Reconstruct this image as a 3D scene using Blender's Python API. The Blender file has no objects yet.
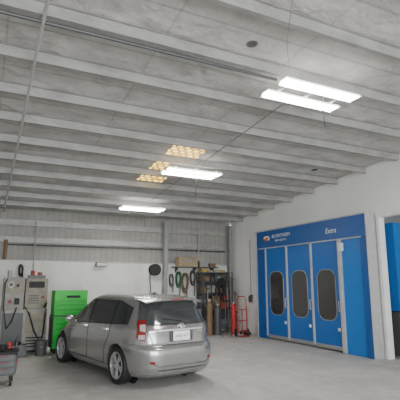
import bpy, bmesh, math, random
import numpy as np
from mathutils import Vector, Matrix, Euler
random.seed(4)
C = bpy.context.scene.collection

# ---------------------------------------------------------------- materials
def mat(name, col, rough=0.6, metal=0.0, var=0.08, scale=6.0, emit=None, estr=0.0, bump=0.0, coat=0.0, spec=0.5):
    m = bpy.data.materials.new(name); m.use_nodes = True
    nt = m.node_tree; b = nt.nodes['Principled BSDF']
    tc = nt.nodes.new('ShaderNodeTexCoord')
    nz = nt.nodes.new('ShaderNodeTexNoise'); nz.inputs['Scale'].default_value = scale; nz.inputs['Detail'].default_value = 6
    nt.links.new(tc.outputs['Object'], nz.inputs['Vector'])
    rp = nt.nodes.new('ShaderNodeValToRGB')
    rp.color_ramp.elements[0].position = 0.3; rp.color_ramp.elements[1].position = 0.7
    rp.color_ramp.elements[0].color = (*[c * (1 - var) for c in col], 1)
    rp.color_ramp.elements[1].color = (*[min(1, c * (1 + var)) for c in col], 1)
    nt.links.new(nz.outputs['Fac'], rp.inputs['Fac'])
    nt.links.new(rp.outputs['Color'], b.inputs['Base Color'])
    b.inputs['Roughness'].default_value = rough; b.inputs['Metallic'].default_value = metal
    b.inputs['Specular IOR Level'].default_value = spec
    b.inputs['Coat Weight'].default_value = coat
    if emit:
        b.inputs['Emission Color'].default_value = (*emit, 1); b.inputs['Emission Strength'].default_value = estr
    if bump:
        bp = nt.nodes.new('ShaderNodeBump'); bp.inputs['Strength'].default_value = bump; bp.inputs['Distance'].default_value = 0.15
        nt.links.new(nz.outputs['Fac'], bp.inputs['Height']); nt.links.new(bp.outputs['Normal'], b.inputs['Normal'])
    return m

def nodes(m):
    return m.node_tree, m.node_tree.nodes['Principled BSDF']

def mix_over(m, fac_socket, color):
    nt, b = nodes(m)
    cur = b.inputs['Base Color'].links[0].from_socket
    mx = nt.nodes.new('ShaderNodeMix'); mx.data_type = 'RGBA'
    nt.links.new(fac_socket, mx.inputs['Factor'])
    nt.links.new(cur, mx.inputs['A']); mx.inputs['B'].default_value = (*color, 1)
    nt.links.new(mx.outputs['Result'], b.inputs['Base Color'])

def ramp(nt, sock, p0, p1, v0=0.0, v1=1.0):
    r = nt.nodes.new('ShaderNodeMapRange'); r.inputs['From Min'].default_value = p0; r.inputs['From Max'].default_value = p1
    r.inputs['To Min'].default_value = v0; r.inputs['To Max'].default_value = v1
    nt.links.new(sock, r.inputs['Value']); return r.outputs['Result']

def noise(nt, scale, detail=5, vec=None, rough=0.5):
    tc = nt.nodes.new('ShaderNodeTexCoord'); n = nt.nodes.new('ShaderNodeTexNoise')
    n.inputs['Scale'].default_value = scale; n.inputs['Detail'].default_value = detail; n.inputs['Roughness'].default_value = rough
    if vec:
        mp = nt.nodes.new('ShaderNodeMapping'); mp.inputs['Scale'].default_value = vec
        nt.links.new(tc.outputs['Object'], mp.inputs['Vector']); nt.links.new(mp.outputs['Vector'], n.inputs['Vector'])
    else: nt.links.new(tc.outputs['Object'], n.inputs['Vector'])
    return n.outputs['Fac']

M = {}
m = mat('concrete_floor', (0.47, 0.458, 0.435), 0.62, var=0.10, scale=0.8)
nt, b = nodes(m)
mix_over(m, ramp(nt, noise(nt, 1.1, 8, (1, 0.45, 1), 0.62), 0.44, 0.66, 0, 0.6), (0.345, 0.335, 0.318))
mix_over(m, ramp(nt, noise(nt, 2.4, 10, rough=0.75), 0.49, 0.60, 0, 0.6), (0.60, 0.585, 0.56))
mix_over(m, ramp(nt, noise(nt, 6, 8, rough=0.85), 0.54, 0.63, 0, 0.55), (0.32, 0.31, 0.295))
mix_over(m, ramp(nt, noise(nt, 18, 7, rough=0.85), 0.57, 0.66, 0, 0.65), (0.68, 0.665, 0.64))
M['floor'] = m
m = mat('insulation_blanket', (0.50, 0.485, 0.462), 0.85, var=0.10, scale=1.8, bump=1.0)
nt, b = nodes(m)
mix_over(m, ramp(nt, noise(nt, 2.2, 7, rough=0.65), 0.48, 0.68, 0, 0.5), (0.31, 0.30, 0.285))
mix_over(m, ramp(nt, noise(nt, 7, 8, rough=0.85), 0.56, 0.66, 0, 0.5), (0.22, 0.21, 0.20))
tc = nt.nodes.new('ShaderNodeTexCoord')
vo = nt.nodes.new('ShaderNodeTexVoronoi'); vo.inputs['Scale'].default_value = 0.75; nt.links.new(tc.outputs['Object'], vo.inputs['Vector'])
mix_over(m, ramp(nt, vo.outputs['Distance'], 0.05, 0.07, 0.9, 0), (0.04, 0.04, 0.04))
sp = nt.nodes.new('ShaderNodeSeparateXYZ'); nt.links.new(tc.outputs['Object'], sp.inputs[0])
md = nt.nodes.new('ShaderNodeMath'); md.operation = 'PINGPONG'; md.inputs[1].default_value = 0.91; nt.links.new(sp.outputs['X'], md.inputs[0])
mix_over(m, ramp(nt, md.outputs[0], 0.0, 0.025, 0.35, 0), (0.14, 0.135, 0.13))
ad = nt.nodes.new('ShaderNodeMath'); ad.operation = 'SUBTRACT'; ad.inputs[1].default_value = 5.19 - 9.8 * 2; nt.links.new(sp.outputs['Y'], ad.inputs[0])
md = nt.nodes.new('ShaderNodeMath'); md.operation = 'PINGPONG'; md.inputs[1].default_value = 0.49; nt.links.new(ad.outputs[0], md.inputs[0])
mix_over(m, ramp(nt, md.outputs[0], 0.008, 0.03, 0.4, 0), (0.18, 0.175, 0.17))
M['ceil'] = m
M['purlin'] = mat('purlin_steel', (0.34, 0.33, 0.315), 0.5, 0.15, 0.12, 3.0)
nt, b = nodes(M['purlin'])
mix_over(M['purlin'], ramp(nt, noise(nt, 2.0, 8, (1, 3, 3), 0.7), 0.48, 0.66, 0, 0.6), (0.21, 0.202, 0.192))
m = mat('painted_block', (0.65, 0.64, 0.61), 0.75, var=0.04, scale=1.5)
nt, b = nodes(m)
tc = nt.nodes.new('ShaderNodeTexCoord'); sp = nt.nodes.new('ShaderNodeSeparateXYZ'); cb = nt.nodes.new('ShaderNodeCombineXYZ')
nt.links.new(tc.outputs['Object'], sp.inputs[0]); nt.links.new(sp.outputs['X'], cb.inputs['X']); nt.links.new(sp.outputs['Z'], cb.inputs['Y'])
bk = nt.nodes.new('ShaderNodeTexBrick'); nt.links.new(cb.outputs[0], bk.inputs['Vector'])
bk.inputs['Scale'].default_value = 1.0; bk.inputs['Brick Width'].default_value = 0.4; bk.inputs['Row Height'].default_value = 0.2
bk.inputs['Mortar Size'].default_value = 0.008
mix_over(m, ramp(nt, bk.outputs['Fac'], 0, 1, 0, 0.22), (0.40, 0.39, 0.37))
mix_over(m, ramp(nt, noise(nt, 1.2, 6, (2, 1, 0.5)), 0.48, 0.70, 0, 0.45), (0.43, 0.42, 0.39))
M['block'] = m
m = mat('ribbed_siding', (0.31, 0.30, 0.275), 0.7, var=0.08, scale=2.0)
nt, b = nodes(m)
wv = nt.nodes.new('ShaderNodeTexWave'); wv.inputs['Scale'].default_value = 1.6
tc = nt.nodes.new('ShaderNodeTexCoord'); nt.links.new(tc.outputs['Object'], wv.inputs['Vector'])
mix_over(m, ramp(nt, wv.outputs['Fac'], 0.75, 1, 0, 0.4), (0.20, 0.193, 0.18))
mix_over(m, ramp(nt, noise(nt, 1.4, 5, (1, 1, 2), 0.6), 0.48, 0.72, 0, 0.45), (0.20, 0.188, 0.165))
M['siding'] = m
m = mat('white_drywall', (0.80, 0.795, 0.775), 0.75, var=0.03, scale=0.8)
nt, b = nodes(m)
mix_over(m, ramp(nt, noise(nt, 1.0, 6, (1, 1, 0.4)), 0.5, 0.75, 0, 0.22), (0.62, 0.615, 0.595))
M['drywall'] = m
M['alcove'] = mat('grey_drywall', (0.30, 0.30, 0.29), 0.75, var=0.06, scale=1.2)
M['white'] = mat('white_enamel', (0.78, 0.78, 0.77), 0.45)
M['blue'] = mat('booth_blue', (0.003, 0.070, 0.27), 0.38, var=0.06, scale=1.5)
M['blue2'] = mat('door_blue', (0.004, 0.10, 0.36), 0.38, var=0.06, scale=1.5)
M['blueb'] = mat('panel_blue', (0.008, 0.14, 0.45), 0.4, var=0.05)
M['grey'] = mat('grey_metal', (0.28, 0.28, 0.275), 0.45, 0.3)
M['lgrey'] = mat('light_grey_metal', (0.46, 0.46, 0.45), 0.45, 0.2)
M['dgrey'] = mat('dark_grey', (0.07, 0.07, 0.072), 0.5, 0.1)
M['slate'] = mat('slate_grey', (0.10, 0.105, 0.11), 0.5, 0.1, var=.15)
M['black'] = mat('black_rubber', (0.015, 0.015, 0.015), 0.65)
M['bglass'] = mat('booth_glass', (0.035, 0.034, 0.032), 0.12, spec=0.6)
M['cglass'] = mat('car_glass', (0.03, 0.033, 0.036), 0.08, spec=0.7)
M['rglass'] = mat('rear_glass', (0.06, 0.065, 0.07), 0.06, 0.35, spec=1.0, coat=1.0)
M['paint'] = mat('silver_paint', (0.37, 0.368, 0.362), 0.24, 0.7, 0.01, 40, coat=0.9)
M['rim'] = mat('alloy', (0.55, 0.55, 0.56), 0.3, 0.6)
M['chrome'] = mat('chrome', (0.75, 0.75, 0.75), 0.15, 0.9)
M['red'] = mat('red_paint', (0.40, 0.02, 0.015), 0.45)
M['dullred'] = mat('faded_red', (0.25, 0.04, 0.03), 0.6)
M['tail'] = mat('tail_lens', (0.22, 0.012, 0.012), 0.12, coat=0.5)
M['clear'] = mat('clear_lens', (0.50, 0.44, 0.44), 0.1, coat=0.5)
M['green'] = mat('green_paint', (0.012, 0.46, 0.04), 0.4)
M['gdark'] = mat('green_hose', (0.02, 0.09, 0.05), 0.5)
M['beige'] = mat('beige_paint', (0.25, 0.225, 0.175), 0.6, var=0.25, scale=5)
M['worn'] = mat('worn_grey_paint', (0.25, 0.242, 0.215), 0.6, var=0.25, scale=4)
M['tan'] = mat('tan_board', (0.30, 0.23, 0.14), 0.7, var=0.2)
M['ochre'] = mat('ochre_card', (0.34, 0.24, 0.08), 0.7, var=0.2)
M['brown'] = mat('brown_card', (0.17, 0.11, 0.06), 0.8, var=0.2)
M['orange'] = mat('orange_paint', (0.60, 0.14, 0.02), 0.5)
M['plate'] = mat('plate_white', (0.9, 0.9, 0.9), 0.4)
M['navy'] = mat('ink_blue', (0.02, 0.04, 0.2), 0.5)
M['seam'] = mat('seam_dark', (0.03, 0.03, 0.03), 0.8)
M['tube'] = mat('lamp_tube', (1, 1, 1), 0.5, emit=(1.0, 0.985, 0.95), estr=40)
M['tray'] = mat('lamp_tray', (0.85, 0.85, 0.85), 0.4, emit=(1, 0.98, 0.95), estr=3.5)
m = mat('amber_skylight', (0.4, 0.3, 0.14), 0.6)
nt, b = nodes(m)
bk = nt.nodes.new('ShaderNodeTexBrick'); tc = nt.nodes.new('ShaderNodeTexCoord'); nt.links.new(tc.outputs['Object'], bk.inputs['Vector'])
bk.offset = 0.5; bk.inputs['Scale'].default_value = 1; bk.inputs['Brick Width'].default_value = 0.17; bk.inputs['Row Height'].default_value = 0.15; bk.inputs['Mortar Size'].default_value = 0.026
bk.inputs['Color1'].default_value = (1.0, 0.68, 0.15, 1); bk.inputs['Color2'].default_value = (0.25, 0.12, 0.012, 1); bk.inputs['Mortar'].default_value = (0.07, 0.035, 0.006, 1)
bk.inputs['Bias'].default_value = -0.3
nt.links.new(bk.outputs['Color'], b.inputs['Emission Color']); b.inputs['Emission Strength'].default_value = 4.0
M['amber'] = m

# ---------------------------------------------------------------- builders
class MB:
    def __init__(s): s.bm = bmesh.new()
    def box(s, c, d, rot=None):
        mt = Matrix.Translation(c)
        if rot: mt = mt @ Euler(rot).to_matrix().to_4x4()
        bmesh.ops.create_cube(s.bm, size=1, matrix=mt @ Matrix.Diagonal((*d, 1))); return s
    def cyl(s, p0, p1, r, r2=None, seg=16):
        p0, p1 = Vector(p0), Vector(p1); d = p1 - p0
        q = d.to_track_quat('Z', 'Y').to_matrix().to_4x4()
        bmesh.ops.create_cone(s.bm, cap_ends=True, segments=seg, radius1=r, radius2=r if r2 is None else r2, depth=d.length,
                              matrix=Matrix.Translation((p0 + p1) / 2) @ q); return s
    def sph(s, c, r, sc=(1, 1, 1)):
        bmesh.ops.create_uvsphere(s.bm, u_segments=16, v_segments=10, radius=r, matrix=Matrix.Translation(c) @ Matrix.Diagonal((*sc, 1))); return s
    def tube(s, pts, r, seg=8, closed=False):
        pts = [Vector(p) for p in pts]; n = len(pts); rings = []
        for i, p in enumerate(pts):
            a = pts[i - 1] if (i > 0 or closed) else p; c = pts[(i + 1) % n] if (i < n - 1 or closed) else p
            t = (c - a).normalized()
            ref = Vector((0, 0, 1)) if abs(t.z) < 0.9 else Vector((0, 1, 0))
            u = t.cross(ref).normalized(); v = t.cross(u).normalized()
            rings.append([s.bm.verts.new(p + r * (math.cos(k * 2 * math.pi / seg) * u + math.sin(k * 2 * math.pi / seg) * v)) for k in range(seg)])
        for i in range(n if closed else n - 1):
            A, B = rings[i], rings[(i + 1) % n]
            for k in range(seg):
                s.bm.faces.new((A[k], A[(k + 1) % seg], B[(k + 1) % seg], B[k]))
        if not closed:
            s.bm.faces.new(rings[0]); s.bm.faces.new(rings[-1][::-1])
        return s
    def prism(s, pts, vec):
        vec = Vector(vec)
        a = [s.bm.verts.new(Vector(p)) for p in pts]; c = [s.bm.verts.new(Vector(p) + vec) for p in pts]
        s.bm.faces.new(a[::-1]); s.bm.faces.new(c); n = len(a)
        for i in range(n): s.bm.faces.new((a[i], a[(i + 1) % n], c[(i + 1) % n], c[i]))
        return s
    def grid(s, P):
        V = [[s.bm.verts.new(Vector(p)) for p in row] for row in P]
        for i in range(len(V) - 1):
            for j in range(len(V[0]) - 1):
                s.bm.faces.new((V[i][j], V[i][j + 1], V[i + 1][j + 1], V[i + 1][j]))
        return s
    def lathe(s, prof, seg=40, closed=True):
        rings = []
        for k in range(seg):
            a = 2 * math.pi * k / seg
            rings.append([s.bm.verts.new((r * math.cos(a), y, r * math.sin(a))) for r, y in prof])
        n = len(prof)
        for k in range(seg):
            A, B = rings[k], rings[(k + 1) % seg]
            for i in range(n if closed else n - 1):
                s.bm.faces.new((A[i], A[(i + 1) % n], B[(i + 1) % n], B[i]))
        return s
    def out(s, name, m, parent=None, bevel=0, smooth=False, label=None, seg=2):
        bmesh.ops.recalc_face_normals(s.bm, faces=s.bm.faces)
        if bevel:
            ed = [e for e in s.bm.edges if len(e.link_faces) == 2 and e.calc_face_angle(0) > 0.7]
            bmesh.ops.bevel(s.bm, geom=ed, offset=bevel, segments=seg, affect='EDGES', clamp_overlap=True)
        me = bpy.data.meshes.new(name); s.bm.to_mesh(me); s.bm.free()
        me.materials.append(M[m] if isinstance(m, str) else m)
        if smooth:
            me.shade_smooth(); me.set_sharp_from_angle(angle=math.radians(40))
        o = bpy.data.objects.new(name, me); C.objects.link(o)
        if parent: o.parent = parent
        if label: o['label'] = label
        return o

def thing(name, label, cat, loc=(0, 0, 0), rz=0, group=None, scale=1):
    e = bpy.data.objects.new(name, None); e.empty_display_size = 0.1; C.objects.link(e)
    e.location = loc; e.rotation_euler = (0, 0, math.radians(rz)); e.scale = (scale,) * 3
    e['label'] = label; e['category'] = cat
    if group: e['group'] = group
    return e

def tag(o, label, cat, group=None):
    o['label'] = label; o['category'] = cat
    if group: o['group'] = group
    return o

def struct(o): o['kind'] = 'structure'; return o

def text(body, size, m, mtx, parent, name='lettering', bold=0.0, ext=0.001, shear=0.0):
    cu = bpy.data.curves.new(name, 'FONT'); cu.body = body; cu.size = size; cu.align_x = 'CENTER'; cu.align_y = 'CENTER'
    cu.extrude = ext; cu.offset = bold; cu.shear = shear
    o = bpy.data.objects.new(name, cu); C.objects.link(o)
    bpy.context.view_layer.update()
    dg = bpy.context.evaluated_depsgraph_get()
    me = bpy.data.meshes.new_from_object(o.evaluated_get(dg)); bpy.data.objects.remove(o)
    me.transform(mtx); me.materials.clear(); me.materials.append(M[m])
    o = bpy.data.objects.new(name, me); C.objects.link(o); o.parent = parent
    return o

def roofz(y): return 5.195 - 0.083 * y

# ---------------------------------------------------------------- room
FX0, FX1, FY0, FY1 = -6.0, 8.4, -6.0, 14.4
struct(MB().box((3.4, 4.3, -0.1), (19.4, 21.4, 0.2)).out('floor', 'floor'))
struct(MB().prism([(FX0 - .2, FY0 - .2, roofz(FY0 - .2)), (FX0 - .2, 14.8, roofz(14.8)), (FX0 - .2, 14.8, roofz(14.8) + .15), (FX0 - .2, FY0 - .2, roofz(FY0 - .2) + .15)], (19, 0, 0)).out('ceiling', 'ceil'))
struct(MB().box(((FX0 + FX1) / 2, 14.5, 1.175), (FX1 - FX0, 0.2, 2.35)).out('wall_back', 'block'))
struct(MB().prism([(FX0, 14.55, 2.35), (FX1, 14.55, 2.35), (FX1, 14.55, 3.985), (FX0, 14.55, 3.985)], (0, 0.1, 0)).out('wall_upper', 'siding'))
struct(MB().box((1.2, 14.46, 2.37), (14.3, 0.16, 0.03)).out('trim_1', 'lgrey'))
for i, z in enumerate((3.02, 3.55)):
    g = MB().prism([(-5.98, 14.46, z - .09), (-5.98, 14.46, z + .09), (-5.98, 14.54, z + .09), (-5.98, 14.54, z + .08), (-5.98, 14.472, z + .08), (-5.98, 14.472, z - .08), (-5.98, 14.54, z - .08), (-5.98, 14.54, z - .09)], (14.3, 0, 0)).out('wall_girt', 'purlin')
    tag(g, 'long grey steel girt running across the upper wall siding', 'steel beam', 'wall girts')
y0, y1, zo = 5.0, 7.36, 3.25
poly = [(8.4, FY0, 0), (8.4, y0, 0), (8.4, y0, zo), (8.4, y1, zo), (8.4, y1, 0), (8.4, FY1, 0), (8.4, FY1, roofz(FY1) - .002), (8.4, FY0, roofz(FY0) - .002)]
struct(MB().prism(poly, (0.15, 0, 0)).out('wall_right', 'drywall'))
struct(MB().box((8.385, y1 + .04, zo / 2), (0.03, 0.08, zo)).box((8.385, (y0 + y1) / 2, zo + .05), (0.03, y1 - y0 + .16, 0.10)).box((8.385, y0 - .04, zo / 2), (0.03, 0.08, zo)).out('trim_2', 'white'))
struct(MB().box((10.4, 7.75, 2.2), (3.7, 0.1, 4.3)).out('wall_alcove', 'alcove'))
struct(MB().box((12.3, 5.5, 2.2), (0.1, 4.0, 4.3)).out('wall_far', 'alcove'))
struct(MB().box((FX0 - .1, 4.3, 2.8), (0.2, 20.8, 5.6)).out('wall_left', 'drywall'))
ztop = roofz(FY0)
struct(MB().prism([(FX0, FY0, 0), (-3, FY0, 0), (-3, FY0, 4.3), (7, FY0, 4.3), (7, FY0, 0), (FX1, FY0, 0), (FX1, FY0, ztop), (FX0, FY0, ztop)], (0, -.15, 0)).out('wall_front', 'drywall'))

for i in range(-10, 10):
    y = 4.70 + 0.98 * i
    z = roofz(y); h = 0.15
    pts = [(-5.98, y - .045, z - .005), (-5.98, y + .004, z - .005), (-5.98, y + .004, z - h + .004), (-5.98, y + .066, z - h + .004), (-5.98, y + .066, z - h + .02), (-5.98, y + .07, z - h + .02),
           (-5.98, y + .07, z - h), (-5.98, y - .0, z - h), (-5.98, y - .0, z - .012), (-5.98, y - .045, z - .012)]
    p = MB().prism(pts, (14.37, 0, 0)).out('roof_purlin', 'purlin')
    tag(p, 'long grey steel roof purlin under the stained insulation', 'roof beam', 'roof purlins')

s = MB()
s.prism([(3.32, 7.95, roofz(7.95) - .004), (4.10, 7.95, roofz(7.95) - .004), (4.10, 8.6, roofz(8.6) - .004), (3.68, 8.6, roofz(8.6) - .004), (3.68, 9.6, roofz(9.6) - .004), (4.0, 9.6, roofz(9.6) - .004), (4.0, 10.52, roofz(10.52) - .004), (3.32, 10.52, roofz(10.52) - .004)], (0, 0, -0.004))
struct(s.out('window_1', 'amber'))

def pipe(name, pts, r, m, label, cat='pipe'):
    return tag(MB().tube(pts, r).out(name, m, smooth=True), label, cat)
pipe('ceiling_pipe', [(0.36, -5.9, roofz(-5.9) - .18), (0.36, 14.3, roofz(14.3) - .18)], 0.022, 'lgrey', 'long grey pipe hung beneath the roof purlins')
pipe('electrical_conduit', [(-5.9, 4.80, roofz(4.80) - .175), (3.6, 4.80, roofz(4.80) - .175)], 0.022, 'dgrey', 'thin dark conduit running to the ceiling light', 'conduit')
pipe('electrical_conduit', [(4.15, 5.4, roofz(5.4) - .175), (4.15, 12, roofz(12) - .175)], 0.011, 'grey', 'thin grey conduit linking the ceiling lights', 'conduit')
pipe('drop_cord', [(2.55, 3.0, roofz(3.0) - .1), (3.1, 3.9, roofz(3.9) - .28), (3.6, 4.5, 4.62)], 0.005, 'grey', 'thin power cord slung to a ceiling light', 'cord')

def lamp(Y, zc, X=4.22, L=1.40, gap=.22):
    r = thing('fluorescent_light', 'bright white twin fluorescent light hung below the roof purlins', 'ceiling light', (X, Y, zc), group='hanging fluorescent lights')
    for sy in (-gap, gap):
        MB().prism([(-L / 2, sy - .12, 0), (-L / 2, sy - .08, .05), (-L / 2, sy + .08, .05), (-L / 2, sy + .12, 0), (-L / 2, sy + .115, 0), (-L / 2, sy + .075, .042), (-L / 2, sy - .075, .042), (-L / 2, sy - .115, 0)], (L, 0, 0)).out('lamp_tray', 'tray', r)
        for k in (-0.08, -.027, .027, 0.08):
            MB().cyl((-L / 2 + .03, sy + k, 0.012), (L / 2 - .03, sy + k, 0.012), 0.02, seg=10).out('tube', 'tube', r, smooth=True)
    for sx in (-.5, 0, .5): MB().box((sx, 0, .06), (0.04, 0.56, .02)).out('crossbar', 'white', r)
    top = roofz(Y) - zc
    for sx in (-.5, .5):
        MB().cyl((sx, 0, .06), (sx, 0, top), 0.004, seg=6).out('hanger_wire', 'lgrey', r)
    MB().tube([(.02, -gap, .04), (.02, -gap, -.3), (.02, -gap, -.50), (.025, -gap, -.54)], 0.007).out('pull_cord', 'black', r)
    return r
lamp(4.77, 4.46, 4.21, 1.36); lamp(8.75, 4.15, 4.08, 1.30, .16); lamp(12.25, 3.86, 4.08, 1.28, .16)

# ---------------------------------------------------------------- paint booth
B = thing('paint_booth', 'blue paint spray booth front with three windowed folding doors', 'paint booth', (8.12, 9.93, 0))
yL, yR = 2.28, -2.42
yD, dw = 1.82, 1.10
MB().prism([(-.04, yD, 0), (-.04, yL, 0), (-.04, yL, 3.35), (-.04, yR, 3.35), (-.04, yR, 2.81), (-.04, yD, 2.81)], (.30, 0, 0)).out('booth_frame', 'blue', B)
yE = yD - 3 * dw
MB().box((.10, (yE + yR) / 2, 1.4), (.2, yE - yR, 2.8)).out('side_panel', 'blueb', B, 0.006)
MB().box((-.02, yE - .03, 1.4), (.10, .10, 2.78)).out('trim_post', 'lgrey', B, 0.008)
MB().box((-.01, yR + .12, 1.4), (.04, .2, 2.8)).out('corner_post', 'blue', B, 0.006)
MB().box((-.05, yL - .01, 1.675), (.03, .035, 3.35)).out('trim_post', 'lgrey', B, 0.004)
MB().box((.1, yR - .02, 1.675), (.31, .03, 3.35)).out('edge_post', 'lgrey', B, 0.004)
MB().box((.1, (yL + yR) / 2, 3.365), (.31, yL - yR + .04, .03)).out('top_trim', 'lgrey', B)
MB().box((-.05, (yL + yR) / 2, 2.80), (.03, yL - yR - .3, .03)).out('header_trim', 'lgrey', B)
MB().box((-.06, yE - .12, 2.60), (.06, .12, .2)).out('gauge_box', 'white', B, .005)
for i in range(3):
    ya = yD - i * dw; yb = ya - dw; yc = (ya + yb) / 2
    door = MB().box((.03, yc, 1.44), (.05, dw - .05, 2.70)).out('door', 'blue2', B, 0.006)
    MB().box((.002, yc, .09), (.006, dw - .08, .1)).out('kick_plate', 'grey', door)
    def rr(w, h, r, x):
        P = []
        for cx, cz, a0 in ((w / 2 - r, h / 2 - r, 0), (-w / 2 + r, h / 2 - r, 90), (-w / 2 + r, -h / 2 + r, 180), (w / 2 - r, -h / 2 + r, 270)):
            for k in range(7):
                a = math.radians(a0 + 15 * k); P.append((x, yc + cx + r * math.cos(a), 1.40 + cz + r * math.sin(a)))
        return P
    MB().tube(rr(.68, 1.30, .24, .003), .014, closed=True).out('window_rim', 'grey', door, smooth=True)
    MB().prism(rr(.67, 1.29, .235, -.004), (.012, 0, 0)).out('window_pane', 'bglass', door)
    MB().tube([(.01, yb + .09, 1.0), (-.04, yb + .09, 1.0), (-.04, yb + .09, 1.25), (.01, yb + .09, 1.25)], .012).out('handle', 'lgrey', door, smooth=True)
    MB().box((-.01, ya - .004, 1.44), (.04, .06, 2.68)).out('door_edge', 'lgrey', door)
    MB().box((.0, yb + .16, .55), (.014, .08, .08)).out('latch', 'white', door)
TM = lambda y, z, x=-0.05: Matrix(((0, 0, -1, x), (-1, 0, 0, y), (0, 1, 0, z), (0, 0, 0, 1)))
text('BLOWTHERM', .15, 'white', TM(0.93, 3.14), B, 'lettering', 0.0, shear=.2)
text('SPRAY BOOTHS', .08, 'white', TM(0.93, 3.0), B, 'lettering', 0.0)
text('Extra', .19, 'white', TM(-1.25, 3.05), B, 'lettering', 0.0, shear=0.2)
MB().prism([(-.05, 1.66 + .15 * math.cos(a), 3.1 + .075 * math.sin(a)) for a in np.linspace(0, 2 * math.pi, 24, endpoint=False)], (.005, 0, 0)).out('emblem', 'orange', B)
MB().tube([(-.056, 1.66 + .14 * math.cos(a), 3.1 + .07 * math.sin(a)) for a in np.linspace(0.2, 3.9, 14)], .018).out('emblem_swoosh', 'white', B)

# ---------------------------------------------------------------- car
car = thing('car', 'silver-grey hatchback wagon parked in the middle of the shop', 'car', (3.13, 7.0, 0), rz=101.5, scale=0.955)
T = np.array([ # z, xr, xf, w
 (0.18, .16, 4.44, .78), (0.24, .05, 4.54, .83), (0.34, .01, 4.60, .862), (0.48, .0, 4.615, .875), (0.58, .0, 4.58, .884), (0.66, .01, 4.50, .886),
 (0.70, .06, 4.40, .884), (0.74, .085, 4.32, .883), (0.84, .095, 4.10, .878), (0.93, .095, 3.86, .868), (0.97, .09, 3.74, .858), (1.02, .12, 3.62, .842), (1.06, .145, 3.53, .828), (1.15, .20, 3.36, .793),
 (1.30, .295, 3.06, .745), (1.42, .375, 2.78, .703), (1.475, .415, 2.60, .675), (1.51, .47, 2.44, .635), (1.538, .62, 2.34, .56), (1.56, .92, 2.25, .43), (1.575, 1.35, 2.14, .17)])
def tv(z, k):
    zs = np.array([-.014, -.007, 0, .007, .014]) + z
    return float(np.mean(np.interp(zs, T[:, 0], T[:, k])))
XM, NR, NF = 2.0, 5.4, 3.6
def P(a, z, off=0.0):
    def q(a):
        c, s_ = math.cos(a), math.sin(a)
        n = NF if c > 0 else NR
        L = (tv(z, 2) - XM) if c > 0 else (XM - tv(z, 1))
        return np.array((XM + L * math.copysign(abs(c) ** (2 / n), c), tv(z, 3) * math.copysign(abs(s_) ** (2 / n), s_)))
    p = q(a)
    if off:
        t = q(a + .004) - q(a - .004); t /= max(1e-9, np.linalg.norm(t)); p = p + off * np.array((t[1], -t[0]))
    return Vector((p[0], p[1], z))
def Yside(x, z):
    L = (tv(z, 2) - XM) if x > XM else (XM - tv(z, 1)); n = NF if x > XM else NR
    return tv(z, 3) * max(0.0, 1 - abs((x - XM) / L) ** n) ** (1 / n)
def Xrear(y, z):
    return XM - (XM - tv(z, 1)) * max(0, 1 - abs(y / tv(z, 3)) ** NR) ** (1 / NR)
def Xfront(y, z):
    return XM + (tv(z, 2) - XM) * max(0, 1 - abs(y / tv(z, 3)) ** NF) ** (1 / NF)
zs = list(np.linspace(.18, 1.46, 56)) + list(np.linspace(1.475, 1.572, 12))
angs = []
for k in range(4):
    for i in range(26):
        u = i / 26; angs.append((k + (u * u * (3 - 2 * u)) * 0.6 + u * 0.4) * math.pi / 2)
bm = bmesh.new(); R = []
for z in zs: R.append([bm.verts.new(P(a, z)) for a in angs])
n = len(angs)
for i in range(len(zs) - 1):
    for j in range(n): bm.faces.new((R[i][j], R[i][(j + 1) % n], R[i + 1][(j + 1) % n], R[i + 1][j]))
for ring, z in ((R[0], zs[0]), (R[-1], zs[-1] + .002)):
    c = bm.verts.new((XM - .1, 0, z))
    for j in range(n): bm.faces.new((ring[j], ring[(j + 1) % n], c))
bmesh.ops.recalc_face_normals(bm, faces=bm.faces)
me = bpy.data.meshes.new('car_body'); bm.to_mesh(me); bm.free()
body = bpy.data.objects.new('car_body', me); C.objects.link(body); me.materials.append(M['paint'])
WX = (0.90, 3.66); WR = .325
cut = MB()
for wx in WX:
    for sy in (-1, 1): cut.cyl((wx, sy * .56, WR + .01), (wx, sy * 1.05, WR + .01), .368, seg=48)
cu = cut.out('cutter', 'black')
mod = body.modifiers.new('b', 'BOOLEAN'); mod.object = cu; mod.operation = 'DIFFERENCE'; mod.solver = 'EXACT'
bpy.context.view_layer.update()
dg = bpy.context.evaluated_depsgraph_get()
nm = bpy.data.meshes.new_from_object(body.evaluated_get(dg)); body.modifiers.clear(); body.data = nm
nm.shade_smooth(); nm.set_sharp_from_angle(angle=math.radians(35))
bpy.data.objects.remove(cu); body.parent = car
for wx in WX:
    for sy in (-1, 1):
        l = MB(); rows = []
        for a in np.linspace(-0.25, math.pi + .25, 24):
            rows.append([(wx + .364 * math.cos(a), sy * y, WR + .01 + .364 * math.sin(a)) for y in (.565, .80)])
        l.grid(rows); l.cyl((wx, sy * .562, WR + .01), (wx, sy * .568, WR + .01), .364, seg=40)
        l.out('wheel_liner', 'black', car)
zb = lambda x: 1.065 - 0.04 * max(0, x - .6)
def zt(x):
    v = 1.442
    if x > 2.32: v = 1.442 - (x - 2.32) * .49
    if x < 1.1: v = 1.442 - (1.1 - x) * .24
    return v
def sidegrid(x0, x1, sy, off, grow=0.0, nx=14, nz=6, slant=0.0):
    rows = []
    for i in range(nx + 1):
        row = []
        for j in range(nz + 1):
            x = x0 + (x1 - x0) * i / nx; zz0, zz1 = zb(x) - grow, zt(x) + grow
            z = zz0 + (zz1 - zz0) * j / nz
            xx = x + (slant * (j / nz) * (1 - i / nx) if slant else 0)
            row.append((xx, sy * (Yside(xx, z) + off), z))
        rows.append(row)
    return rows
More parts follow.
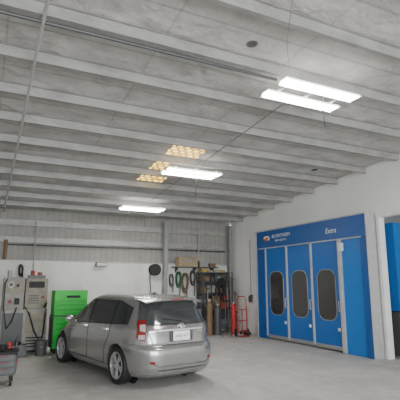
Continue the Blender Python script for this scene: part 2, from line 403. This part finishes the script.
for sy in (1, -1):
    MB().grid(sidegrid(.62, 3.2, sy, .004, .016, 40)).out('window_trim', 'seam', car, smooth=True)
    for x0, x1, sl in ((2.2, 3.14, 0), (1.22, 2.14, 0), (.68, 1.15, .12)):
        MB().grid(sidegrid(x0, x1, sy, .009, 0, slant=sl)).out('side_window', 'cglass', car, smooth=True)
    def rib(pts, name='door_seam', w=.006, m='seam', off=.003):
        rows = []
        pts2 = []
        for a, b_ in zip(pts[:-1], pts[1:]):
            for k in range(8): pts2.append((a[0] + (b_[0] - a[0]) * k / 8, a[1] + (b_[1] - a[1]) * k / 8))
        pts2.append(pts[-1])
        for i, (x, z) in enumerate(pts2):
            a = pts2[max(0, i - 1)]; c = pts2[min(len(pts2) - 1, i + 1)]
            d = Vector((c[0] - a[0], c[1] - a[1])).normalized(); nn = Vector((-d.y, d.x)) * w
            rows.append([(x + q * nn.x, sy * (Yside(x + q * nn.x, z + q * nn.y) + off), z + q * nn.y) for q in (-1, 1)])
        MB().grid(rows).out(name, m, car)
    rib([(2.17, 1.0), (2.17, .45), (2.22, .3)])
    rib([(1.18, 1.03), (1.2, .85), (1.36, .62), (1.42, .3)])
    rib([(3.16, .93), (3.16, .5), (3.1, .3)])
    rib([(1.42, .3), (2.2, .3), (3.1, .3)])
    rib([(1.3, .885), (2.2, .865), (3.2, .82)], 'body_crease', .004, 'lgrey')
    rib([(.06 + .14, .72), (.4, .735), (.56, .70)], w=.004)
    for hx in (1.38, 2.36):
        yy = Yside(hx, .93)
        MB().box((hx, sy * (yy + .018), .93), (.19, .02, .03)).box((hx - .07, sy * (yy + .005), .93), (.02, .03, .02)).box((hx + .07, sy * (yy + .005), .93), (.02, .03, .02)).out('door_handle', 'chrome', car, .006, True)
    MB().sph((2.98, sy * .945, 1.03), .1, (.6, 1.05, .72)).box((3.0, sy * .85, .985), (.07, .14, .035)).out('wing_mirror', 'paint', car, 0, True)
    def wrap(a0, a1, z0, z1, off, name, m, taper=0.0):
        rows = []
        for i in range(15):
            a = math.radians(a0 + (a1 - a0) * i / 14) * 1.0
            t = i / 14
            zz0, zz1 = z0 + taper * (1 - t), z1 - taper * .3 * (1 - t)
            rows.append([P(a, zz0 + (zz1 - zz0) * j / 8, off) for j in range(9)])
        for row in rows:
            for p in row: p.y *= sy
        MB().grid(rows).out(name, m, car, smooth=True)
    wrap(134, 150, .79, 1.15, .012, 'tail_light', 'tail', .05)
    wrap(138, 149, .82, .90, .017, 'reverse_light', 'clear', .01)
    wrap(139, 149, .95, 1.07, .017, 'lamp_lens', 'clear', .015)
    wrap(154, 162, .43, .47, .008, 'reflector', 'tail')
    wrap(35, 52, .66, .80, .010, 'headlight', 'clear', .0)
def facegrid(fn, z0, z1, fr, off, ny=20, nz=8, frt=None):
    rows = []
    for j in range(nz + 1):
        t = j / nz; z = z0 + (z1 - z0) * t; w = tv(z, 3) * (fr + ((frt or fr) - fr) * t)
        rows.append([(fn(y, z) + off, y, z) for y in np.linspace(-w, w, ny + 1)])
    return rows
MB().grid(facegrid(Xrear, 1.05, 1.455, .90, -.006, frt=.87)).out('rear_window_trim', 'seam', car, smooth=True)
MB().grid(facegrid(Xrear, 1.07, 1.445, .88, -.011, frt=.85)).out('rear_window', 'rglass', car, smooth=True)
MB().grid(facegrid(Xfront, 1.03, 1.44, .86, .008)).out('windshield', 'cglass', car, smooth=True)
sp = MB(); rows = []
for y in np.linspace(-.63, .63, 17):
    k = (abs(y) / .63) ** 3
    rows.append([(.70, y, 1.535 - .05 * k), (.46, y, 1.53 - .06 * k), (.19 + .1 * k, y, 1.50 - .05 * k), (.195 + .1 * k, y, 1.47 - .05 * k), (.46, y, 1.46 - .04 * k)])
sp.grid(rows).out('rear_spoiler', 'paint', car, smooth=True)
MB().box((.185, 0, 1.485), (.02, .26, .018)).out('brake_light', 'tail', car)
def rearrib(pts, w=.006, name='hatch_seam', m='seam', off=-.004):
    rows = []; q2 = []
    for a, b_ in zip(pts[:-1], pts[1:]):
        for k in range(10): q2.append((a[0] + (b_[0] - a[0]) * k / 10, a[1] + (b_[1] - a[1]) * k / 10))
    q2.append(pts[-1])
    for i, (y, z) in enumerate(q2):
        a = q2[max(0, i - 1)]; c = q2[min(len(q2) - 1, i + 1)]
        d = Vector((c[0] - a[0], c[1] - a[1])).normalized(); nn = Vector((-d.y, d.x)) * w
        rows.append([(Xrear(y + s_ * nn.x, z + s_ * nn.y) + off, y + s_ * nn.x, z + s_ * nn.y) for s_ in (-1, 1)])
    MB().grid(rows).out(name, m, car)
rearrib([(-.70, 1.04), (-.60, .84), (-.56, .72), (.56, .72), (.60, .84), (.70, 1.04)])
rearrib([(-.48, .965), (.48, .965)], .014, 'chrome_garnish', 'chrome', -.014)
rearrib([(-.5, .27), (.5, .27)], .05, 'bumper_valance', 'dgrey', -.006)
rearrib([(-.62, .44), (-.5, .38), (.5, .38), (.62, .44)], .006, 'bumper_crease', 'seam', -.004)
rearrib([(-.25, .855), (.25, .855)], .092, 'plate_recess', 'dgrey', -.006)
rearrib([(-.05, 1.11), (.34, 1.16)], .007, 'rear_wiper', 'black', -.02)
xr = Xrear(0, .86)
MB().box((xr - .020, 0, .86), (.012, .36, .165)).out('license_plate', 'plate', car, .003)
RM = lambda y, z, x: Matrix(((0, 0, -1, x), (-1, 0, 0, y), (0, 1, 0, z), (0, 0, 0, 1)))
text('6HBZ 417', .065, 'navy', RM(0, .855, xr - .0275), car, 'plate_lettering', 0.0, .0005)
xe = Xrear(0, 1.02) - .018
MB().tube([(xe, .07 * math.cos(a), 1.02 + .045 * math.sin(a)) for a in np.linspace(0, 2 * math.pi, 24, endpoint=False)], .008, closed=True)\
    .tube([(xe, .045 * math.cos(a), 1.04 + .014 * math.sin(a)) for a in np.linspace(0, 2 * math.pi, 16, endpoint=False)], .006, closed=True)\
    .tube([(xe, .018 * math.cos(a), 1.015 + .036 * math.sin(a)) for a in np.linspace(0, 2 * math.pi, 16, endpoint=False)], .006, closed=True).out('emblem', 'chrome', car, smooth=True)
text('PRIUS', .05, 'chrome', RM(.42, .915, Xrear(.42, .915) - .008), car, 'badge_lettering', .002, .001)
text('HYBRID', .035, 'chrome', RM(-.42, .915, Xrear(.42, .915) - .008), car, 'badge_lettering', .001, .001)
MB().prism([(.95, -.012, 1.54), (1.15, -.012, 1.555), (1.0, -.005, 1.61), (.96, -.005, 1.61)], (0, .024, 0)).out('antenna', 'paint', car, .004)
for wx in WX:
    for sy in (-1, 1):
        w = bpy.data.objects.new('wheel', None); C.objects.link(w); w.parent = car; w.location = (wx, sy * .765, WR); w.empty_display_size = .1
        MB().lathe([(.225, -.09), (.29, -.105), (.315, -.095), (.325, -.06), (.325, .06), (.315, .095), (.29, .105), (.225, .09)]).out('tire', 'black', w, smooth=True)
        rm = MB().lathe([(.235, sy * .09), (.235, sy * .1), (.215, sy * .1), (.208, sy * .06), (.205, -sy * .08), (.235, -sy * .08)])
        rm.out('rim', 'rim', w, smooth=True)
        MB().cyl((0, sy * -.0, 0), (0, sy * .03, 0), .2, seg=32).out('brake_disc', 'dgrey', w)
        spk = MB()
        for k in range(10):
            a = math.radians(36 * k + (8 if k % 2 else -8))
            spk.box((math.cos(a) * .125, sy * .078, math.sin(a) * .125), (.185, .022, .032), (0, -a, 0))
        spk.cyl((0, sy * .055, 0), (0, sy * .095, 0), .05, seg=20)
        spk.out('spokes', 'rim', w, .004)

# ---------------------------------------------------------------- green tool chest
G = thing('tool_chest', 'bright green rolling tool chest with dark drawer pulls', 'tool chest', (2.02, 11.75, 0), rz=4)
MB().box((0, 0, .50), (.84, .48, .76)).out('chest_body', 'green', G, .01)
MB().box((0, .02, 1.20), (.82, .42, .58)).out('upper_chest', 'green', G, .01)
MB().box((0, 0, .895), (.85, .5, .03)).out('work_top', 'dgrey', G, .004)
MB().box((-.425, 0, .5), (.012, .46, .72)).out('side_skin', 'dgrey', G, .004)
for z, h in ((.2, .16), (.38, .16), (.54, .12), (.67, .10), (.79, .10)):
    d = MB().box((0, -.247, z), (.76, .02, h)).out('drawer', 'green', G, .004)
    MB().box((0, -.264, z + h / 2 - .016), (.72, .014, .012)).out('handle', 'dgrey', d)
for z, h in ((1.0, .10), (1.12, .10), (1.23, .08)):
    d = MB().box((0, -.197, z), (.74, .02, h)).out('drawer', 'green', G, .004)
    MB().box((0, -.214, z + h / 2 - .014), (.70, .014, .012)).out('handle', 'dgrey', d)
MB().box((0.05, -.19, 1.36), (.34, .012, .06)).out('name_strip', 'black', G)
MB().box((0, .02, 1.50), (.82, .44, .03)).out('lid', 'green', G, .005)
for sx in (-.34, .34):
    for sy in (-.17, .17):
        MB().cyl((sx - .02, sy, .06), (sx + .02, sy, .06), .06).box((sx, sy, .105), (.06, .06, .03)).out('caster', 'black', G)

# ---------------------------------------------------------------- machine at the wall
W = thing('shop_machine', 'bulky worn grey-beige shop machine with hoses, dials and doors', 'shop machine', (.98, 12.3, 0))
MB().box((0, 0, .56), (1.08, .62, 1.0)).out('lower_cabinet', 'worn', W, .012)
MB().box((0, 0, .03), (1.0, .55, .06)).out('plinth', 'black', W)
MB().box((-.27, -.316, .55), (.48, .014, .84)).out('cabinet_door', 'dgrey', W, .004)
MB().box((.27, -.316, .72), (.48, .014, .5)).out('cabinet_door', 'beige', W, .004)
for k in range(4): MB().box((.27, -.318, .15 + .07 * k), (.42, .01, .03)).out('vent', 'black', W)
MB().box((-.285, .02, 1.45), (.50, .52, .78)).out('control_housing', 'worn', W, .015)
MB().box((-.285, -.246, 1.62), (.42, .012, .32)).out('control_panel', 'beige', W)
MB().cyl((-.36, -.252, 1.66), (-.36, -.272, 1.66), .07, seg=20).out('gauge', 'lgrey', W)
MB().cyl((-.36, -.272, 1.66), (-.36, -.278, 1.66), .05, seg=20).out('dial_face', 'dgrey', W)
MB().cyl((-.2, -.252, 1.64), (-.2, -.28, 1.64), .035).out('knob', 'black', W)
MB().cyl((-.36, -.242, 1.25), (-.36, -.28, 1.25), .04).out('knob', 'dullred', W)
MB().box((-.2, -.246, 1.25), (.12, .012, .16)).out('switch_plate', 'black', W)
MB().box((.265, .05, 1.44), (.54, .46, .76)).out('power_housing', 'beige', W, .015)
for k in range(4): MB().box((.2, -.184, 1.2 + .06 * k), (.26, .01, .025)).out('vent', 'dgrey', W)
MB().box((.26, -.184, 1.66), (.38, .01, .16)).out('display', 'black', W)
MB().cyl((.42, -.18, 1.35), (.42, -.22, 1.35), .04).out('knob', 'dullred', W)
MB().tube([(.46, -.25, 1.1), (.5, -.36, 1.2), (.48, -.38, .9), (.46, -.38, .45), (.4, -.4, .25), (.25, -.38, .5), (.1, -.38, .95), (0, -.3, 1.1)], .02).out('machine_hose', 'black', W, smooth=True)
MB().tube([(-.45, -.25, 1.8), (-.5, -.32, 1.7), (-.5, -.38, 1.1), (-.4, -.38, .6), (-.3, -.38, .75), (-.2, -.32, 1.1)], .014).out('machine_cable', 'black', W, smooth=True)
MB().cyl((-.4, .05, 1.83), (-.4, .05, 2.02), .05).out('exhaust_stub', 'grey', W, smooth=True)
o = thing('parts_tray', 'dark metal tray of small parts on the machine top', 'tray', (1.24, 12.35, 1.822))
MB().box((0, 0, .04), (.42, .3, .08)).out('tray_body', 'slate', o, .006)
for px, pr, ph in ((-.1, .05, .2), (.08, .06, .16)): MB().cyl((px, 0, .08), (px, 0, ph), pr).out('part_can', 'dullred', o, smooth=True)
o = thing('pail', 'dark pail standing on the floor by the machine', 'bucket', (1.36, 11.5, 0))
MB().cyl((0, 0, 0), (0, 0, .34), .13, .15, seg=24).out('pail_body', 'dgrey', o, smooth=True)
MB().tube([(-.15, 0, .32), (-.1, -.05, .25), (0, -.17, .2), (.1, -.05, .25), (.15, 0, .32)], .005).out('bail', 'lgrey', o)
o = thing('parts_crate', 'dark grey plastic crate on the floor by the machine', 'crate', (.80, 11.5, 0), rz=8)
cr = MB().box((0, 0, .015), (.42, .3, .03))
for sx in (-.2, .2): cr.box((sx, 0, .14), (.02, .3, .26))
for sy in (-.14, .14): cr.box((0, sy, .14), (.4, .02, .26))
cr.out('crate_body', 'slate', o)
MB().tube([(.1 * math.cos(a), .08 * math.sin(a), .05 + .02 * a) for a in np.linspace(0, 14, 50)], .02, 6).out('crate_filling', 'black', o, smooth=True)

# near cart
K = thing('utility_cart', 'dark cluttered shop cart with red trim on casters', 'cart', (.32, 8.6, 0), rz=-6)
MB().box((0, 0, .34), (.62, .5, .34)).out('cart_body', 'dgrey', K, .02)
for z in (.25, .36, .46):
    d = MB().box((0, -.256, z), (.56, .014, .085)).out('drawer', 'slate', K, .003)
    MB().box((0, -.27, z + .025), (.4, .014, .012)).out('handle', 'dullred', d)
MB().box((.316, 0, .36), (.012, .42, .06)).out('stripe', 'dullred', K)
MB().box((0, 0, .535), (.66, .54, .03)).out('tray', 'black', K, .008)
MB().tube([(.28, -.22, .54), (.28, -.22, .74), (.28, .22, .74), (.28, .22, .54)], .014).out('push_handle', 'dgrey', K, smooth=True)
for sx in (-.24, .24):
    for sy in (-.19, .19):
        MB().cyl((sx - .02, sy, .065), (sx + .02, sy, .065), .065).box((sx, sy, .135), (.06, .06, .05)).out('caster', 'black', K)
o = thing('grinder', 'dark power tool with red head lying on the cart', 'power tool', (.42, 8.68, .553), rz=40)
MB().cyl((-.12, 0, .05), (.08, 0, .05), .04).out('tool_body', 'dgrey', o, smooth=True)
MB().cyl((.1, 0, .01), (.1, 0, .11), .05).out('tool_head', 'red', o, smooth=True)
o = thing('paint_can', 'silver paint can standing on the cart', 'can', (.14, 8.46, .552))
MB().cyl((0, 0, 0), (0, 0, .17), .075, seg=24).out('can_body', 'grey', o, smooth=True)
MB().cyl((0, 0, .17), (0, 0, .18), .078, seg=24).out('can_lid', 'lgrey', o, smooth=True)
o = thing('coiled_cable', 'black cable coiled on the cart top', 'cable', (.36, 8.45, .56))
MB().tube([(.08 * math.cos(a), .06 * math.sin(a), .012 + .004 * a) for a in np.linspace(0, 24, 90)], .011, 6).out('cable_loops', 'black', o, smooth=True)

# ---------------------------------------------------------------- back wall items
YW = 14.38
def ibeam(x, y, z1, name, label):
    a, t = .07, .012; q = [(x - a, y - .08), (x + a, y - .08), (x + a, y - .068), (x + .006, y - .068), (x + .006, y + .068), (x + a, y + .068), (x + a, y + .08), (x - a, y + .08), (x - a, y + .068), (x - .006, y + .068), (x - .006, y - .068), (x - a, y - .068)]
    o = MB().prism([(p[0], p[1], 0) for p in q], (0, 0, z1)).out(name, 'grey')
    return tag(o, label, 'steel column', 'steel columns')
ibeam(5.62, 14.22, 3.83, 'steel_column', 'grey steel column against the block wall')
ibeam(8.2, 14.2, 3.83, 'steel_column', 'grey steel column in the wall corner')
pipe('wall_conduit', [(1.33, YW, 1.3), (1.33, YW, 3.6)], .018, 'grey', 'thin grey vertical conduit on the block wall', 'conduit')
pipe('wall_conduit', [(.45, 14.42, 2.86), (8.1, 14.42, 2.86)], .022, 'dgrey', 'dark horizontal conduit along the upper wall', 'conduit')
pipe('wall_conduit', [(6.98, YW, 2.75), (6.98, YW, 3.7)], .025, 'grey', 'grey vertical conduit above the tool rack', 'conduit')
pipe('wall_conduit', [(.5, 14.4, 2.4), (.5, 14.4, 3.0)], .05, 'brown', 'brown vertical duct on the upper wall', 'conduit')
def coil(name, x, z, r, m, label, drop=0.6, nturn=3, yo=0, y=None):
    pts = []
    for a in np.linspace(math.pi / 2, math.pi / 2 + nturn * 2 * math.pi, nturn * 20):
        q = r * (1 + .2 * math.sin(a * .37 + x)); k = 1.6 if math.sin(a) < 0 else .9
        pts.append((x + q * .42 * math.cos(a), (y or YW) - .03 - .004 * a - yo, z + q * math.sin(a) * k))
    l = pts[-1]; pts += [(l[0] + .03, l[1] - .03, l[2] - .1), (l[0] + .05, l[1] - .03, l[2] - .3), (l[0] + .03, l[1] - .03, l[2] - drop)]
    return tag(MB().tube(pts, .02, 6).out(name, m, smooth=True), label, 'hose')
coil('hanging_hose', .98, 2.12, .13, 'black', 'black hose coiled on a wall hook', .5, 2)
coil('hanging_hose', 6.16, 1.9, .19, 'gdark', 'dark green hose coiled on the block wall', .9)
coil('hanging_hose', 6.42, 1.80, .24, 'brown', 'dark brown hose coiled beside the green one', 1.0)
coil('hanging_hose', 6.72, 1.95, .18, 'dgrey', 'dark grey hose hung by the rack', .9)
coil('hanging_hose', 5.90, 1.86, .15, 'dgrey', 'dark grey hose hanging near the column', .6, 2)
o = thing('wall_lamp', 'small dark rectangular floodlight mounted high on the block wall', 'wall light', (3.4, YW - .1, 2.30))
MB().box((0, 0, 0), (.36, .12, .14)).out('lamp_housing', 'dgrey', o, .01)
MB().box((0, -.065, 0), (.32, .01, .1)).out('lens', 'lgrey', o)
MB().box((0, .09, -.0), (.06, .06, .06)).out('bracket', 'grey', o)
o = thing('hose_reel', 'black wall-mounted air hose reel', 'hose reel', (5.25, YW - .12, 2.15))
MB().cyl((0, -.1, 0), (0, -.08, 0), .2, seg=28).out('reel_flange', 'black', o)
MB().cyl((0, .06, 0), (0, .08, 0), .2, seg=28).out('reel_flange', 'black', o)
MB().cyl((0, -.08, 0), (0, .06, 0), .15, seg=28).out('wound_hose', 'dgrey', o)
MB().box((0, .11, 0), (.1, .065, .34)).out('bracket', 'grey', o)
MB().tube([(-.15, 0, 0), (-.17, 0, -.3), (-.12, 0, -.8)], .014).out('hose_end', 'black', o, smooth=True)
o = thing('wall_shelf', 'narrow grey shelf bracketed to the block wall', 'shelf', (6.75, YW - .2, 2.25))
MB().box((0, 0.02, 0), (1.7, .38, .03)).out('board', 'dgrey', o)
for sx in (-.7, 0, .7): MB().prism([(sx, .2, -.015), (sx, -.12, -.015), (sx, .2, -.2)], (.02, 0, 0)).out('bracket', 'dgrey', o)
def carton(x, y, z, w, d, h, m, label, rz=0):
    o = thing('storage_box', label, 'box', (x, y, z), rz=rz)
    MB().box((0, 0, h / 2), (w, d, h)).out('box_body', m, o, .006)
    if h > .2: MB().box((0, -d / 2 - .002, h * .6), (w * .4, .004, h * .25)).out('box_label', 'grey', o)
carton(6.42, YW - .2, 2.266, .74, .32, .33, 'tan', 'tan cardboard box on the high wall shelf')
carton(7.05, YW - .2, 2.266, .34, .28, .2, 'grey', 'grey carton on the high wall shelf')
carton(7.4, YW - .2, 2.266, .24, .28, .13, 'brown', 'small brown carton on the high wall shelf')
o = thing('tool_rack', 'dark steel rack crowded with grimy boxes and parts', 'tool rack', (7.45, 14.0, 0))
for sx in (-.61, .61):
    for sy in (-.2, .2): MB().box((sx, sy, 1.05), (.03, .03, 2.1)).out('upright', 'dgrey', o)
MB().box((0, .215, 1.1), (1.2, .012, 1.95)).out('back_panel', 'dgrey', o)
for z in (.14, .8, 1.35, 1.75, 2.06): MB().box((0, 0, z), (1.24, .42, .025)).out('shelf', 'dgrey', o)
for z, hm in ((.155, .55), (.815, .48), (1.365, .34), (1.765, .26), (2.075, .14)):
    x = 6.88
    while True:
        w = random.uniform(.12, .34); h = random.uniform(hm * .45, hm)
        if x + w > 8.02: break
        mm = random.choice(['brown', 'ochre', 'dgrey', 'brown', 'slate', 'dgrey', 'tan', 'worn', 'dullred'])
        carton(x + w / 2, 14.0 + random.uniform(-.03, .03), z, w, random.uniform(.22, .3), h, mm, {'ochre': 'yellowish parts box on the dark rack', 'brown': 'brown parts box on the dark rack', 'tan': 'tan parts box on the dark rack', 'dullred': 'dull red parts box on the dark rack'}.get(mm, 'grimy dark parts box on the rack'))
        x += w + .02
for i, (x, l, mm) in enumerate(((6.86, 1.9, 'dgrey'), (7.0, 1.6, 'grey'), (7.14, 2.0, 'black'), (7.36, 1.5, 'dgrey'), (7.78, 1.7, 'worn'), (7.95, 1.95, 'dgrey'), (8.1, 1.4, 'black'))):
    t = thing('bar_clamp', 'long dark bar clamp leaning on the steel rack', 'clamp', (x, 13.55, 0), group='bar clamps leaning on the rack')
    MB().cyl((0, 0, 0), (.03, .22, l), .017, seg=8).out('bar', mm, t)
    MB().box((.03, .14, l - .1), (.1, .05, .05)).out('jaw', 'dgrey', t, .004)
    MB().box((.01, .03, l * .5), (.1, .05, .06)).out('jaw', 'dgrey', t, .004)
coil('hanging_hose', 7.57, 1.62, .24, 'black', 'black air hose draped over the rack front', .8, 3, y=13.78)
o = thing('work_stand', 'dark folding stand with a clamp head near the rack', 'stand', (7.12, 12.65, 0))
for a in (90, 210, 330):
    a = math.radians(a); MB().cyl((.2 * math.cos(a), .2 * math.sin(a), 0), (0, 0, .6), .012, seg=8).out('leg', 'dgrey', o)
MB().cyl((0, 0, .55), (0, 0, 1.1), .016, seg=10).out('mast', 'dgrey', o)
MB().box((0, 0, 1.13), (.24, .08, .08)).out('clamp_head', 'black', o, .006)
o = thing('hand_truck', 'red two-wheeled hand truck standing near the corner', 'hand truck', (7.66, 12.5, 0), rz=-15)
MB().tube([(-.15, 0, .12), (-.15, .05, 1.15), (-.1, .1, 1.27), (.1, .1, 1.27), (.15, .05, 1.15), (.15, 0, .12)], .018)\
    .tube([(-.15, .02, .5), (.15, .02, .5)], .014).tube([(-.15, .03, .85), (.15, .03, .85)], .014).tube([(0, .02, .12), (0, .045, .85)], .014).out('frame', 'red', o, smooth=True)
MB().box((0, -.12, .03), (.34, .26, .012)).out('toe_plate', 'red', o)
for sx in (-.2, .2): MB().cyl((sx - .025, .08, .12), (sx + .025, .08, .12), .12, seg=24).out('wheel', 'black', o)
def gas(x, y, h, rr_, m, label):
    o = thing('gas_cylinder', label, 'gas cylinder', (x, y, 0))
    MB().cyl((0, 0, 0), (0, 0, h), rr_, seg=24).cyl((0, 0, h), (0, 0, h + .1), rr_, .04, seg=24).out('cylinder_body', m, o, smooth=True)
    MB().cyl((0, 0, h + .1), (0, 0, h + .17), .03).cyl((-.06, 0, h + .15), (.06, 0, h + .15), .015).out('valve', 'chrome', o)
gas(6.85, 13.25, 1.0, .10, 'brown', 'brown gas cylinder standing before the rack')
gas(7.14, 13.25, .85, .12, 'dgrey', 'dark grey gas cylinder beside the brown one')
gas(7.74, 13.2, .9, .09, 'red', 'slim red gas cylinder near the corner')
o = thing('floor_drum', 'grey steel drum near the rack', 'drum', (6.3, 13.4, 0))
d = MB().cyl((0, 0, 0), (0, 0, .85), .28, seg=32)
for z in (.02, .3, .57, .83): d.cyl((0, 0, z), (0, 0, z + .02), .29, seg=32)
d.out('drum_shell', 'grey', o, smooth=True)
MB().cyl((.12, .1, .85), (.12, .1, .87), .03).out('bung', 'lgrey', o)
o = thing('floor_jack', 'dull red floor jack with upright handle beside the booth', 'floor jack', (8.05, 12.95, 0), rz=80)
MB().box((0, 0, .09), (.4, .16, .08)).out('chassis', 'dullred', o, .01)
MB().tube([(-.15, 0, .12), (-.22, 0, .6), (-.26, 0, .95)], .014).out('handle', 'grey', o, smooth=True)
for sx in (-.16, .16):
    for sy in (-.10, .10): MB().cyl((sx, sy - .02, .05), (sx, sy + .02, .05), .05).out('wheel', 'black', o)
o = thing('air_regulator', 'black air filter and regulator on the white wall', 'air regulator', (8.34, 13.05, 1.25))
MB().box((.03, 0, 0), (.06, .16, .12)).out('mount', 'grey', o, .006)
for sy in (.05, -.06): MB().cyl((-.01, sy, -.2), (-.01, sy, .06), .035).out('bowl', 'dgrey', o, smooth=True)
MB().cyl((-.04, 0, .05), (-.06, 0, .05), .04).out('gauge', 'white', o)
pipe('air_hose', [(8.36, 13.05, 3.2), (8.36, 13.05, 1.35)], .012, 'grey', 'grey air pipe running down the white wall')
# side room cabin
o = thing('side_booth', 'blue metal cabin with dark base standing in the side room', 'booth', (10.1, 7.4, 0))
MB().box((0, .1, 2.1), (2.6, .36, 2.1)).out('upper_panel', 'blueb', o, .008)
MB().box((0, .12, .53), (2.6, .32, 1.0)).out('lower_panel', 'dgrey', o, .008)
MB().box((0, -.09, 1.03), (2.6, .03, .05)).out('rail', 'lgrey', o)
MB().box((-.2, -.095, 2.1), (.9, .03, 1.9)).out('cabin_door', 'blue', o, .006)
o = thing('waste_bin', 'black plastic waste bin in the side room', 'bin', (9.0, 6.6, 0))
MB().cyl((0, 0, 0), (0, 0, .7), .22, .28, seg=28).out('bin_body', 'black', o, smooth=True)
MB().cyl((0, 0, .7), (0, 0, .74), .29, seg=28).out('bin_rim', 'dgrey', o, smooth=True)

# ---------------------------------------------------------------- lights & camera
def area(name, loc, rot, sx, sy, e, col=(1, 1, 1)):
    l = bpy.data.lights.new(name, 'AREA'); l.shape = 'RECTANGLE'; l.size = sx; l.size_y = sy; l.energy = e; l.color = col
    o = bpy.data.objects.new(name, l); C.objects.link(o); o.location = loc; o.rotation_euler = rot
area('bay_door_daylight', (2, -6.4, 2.15), (math.radians(90), 0, math.radians(0)), 10, 4.2, 1500, (0.95, 0.98, 1.0))
area('side_room_lamp', (10.2, 5.6, 3.9), (0, 0, 0), 1.2, 1.2, 10, (1, .98, .95))
w = bpy.data.worlds.new('World'); bpy.context.scene.world = w; w.use_nodes = True
w.node_tree.nodes['Background'].inputs['Color'].default_value = (0.85, 0.92, 1.0, 1); w.node_tree.nodes['Background'].inputs['Strength'].default_value = 1.3

cam = bpy.data.cameras.new('Camera'); cam.sensor_width = 36; cam.lens = 39
co = bpy.data.objects.new('Camera', cam); C.objects.link(co)
co.location = (0, 0, 1.7); co.rotation_euler = (math.radians(100.85), 0, math.radians(-26.1))
bpy.context.scene.camera = co
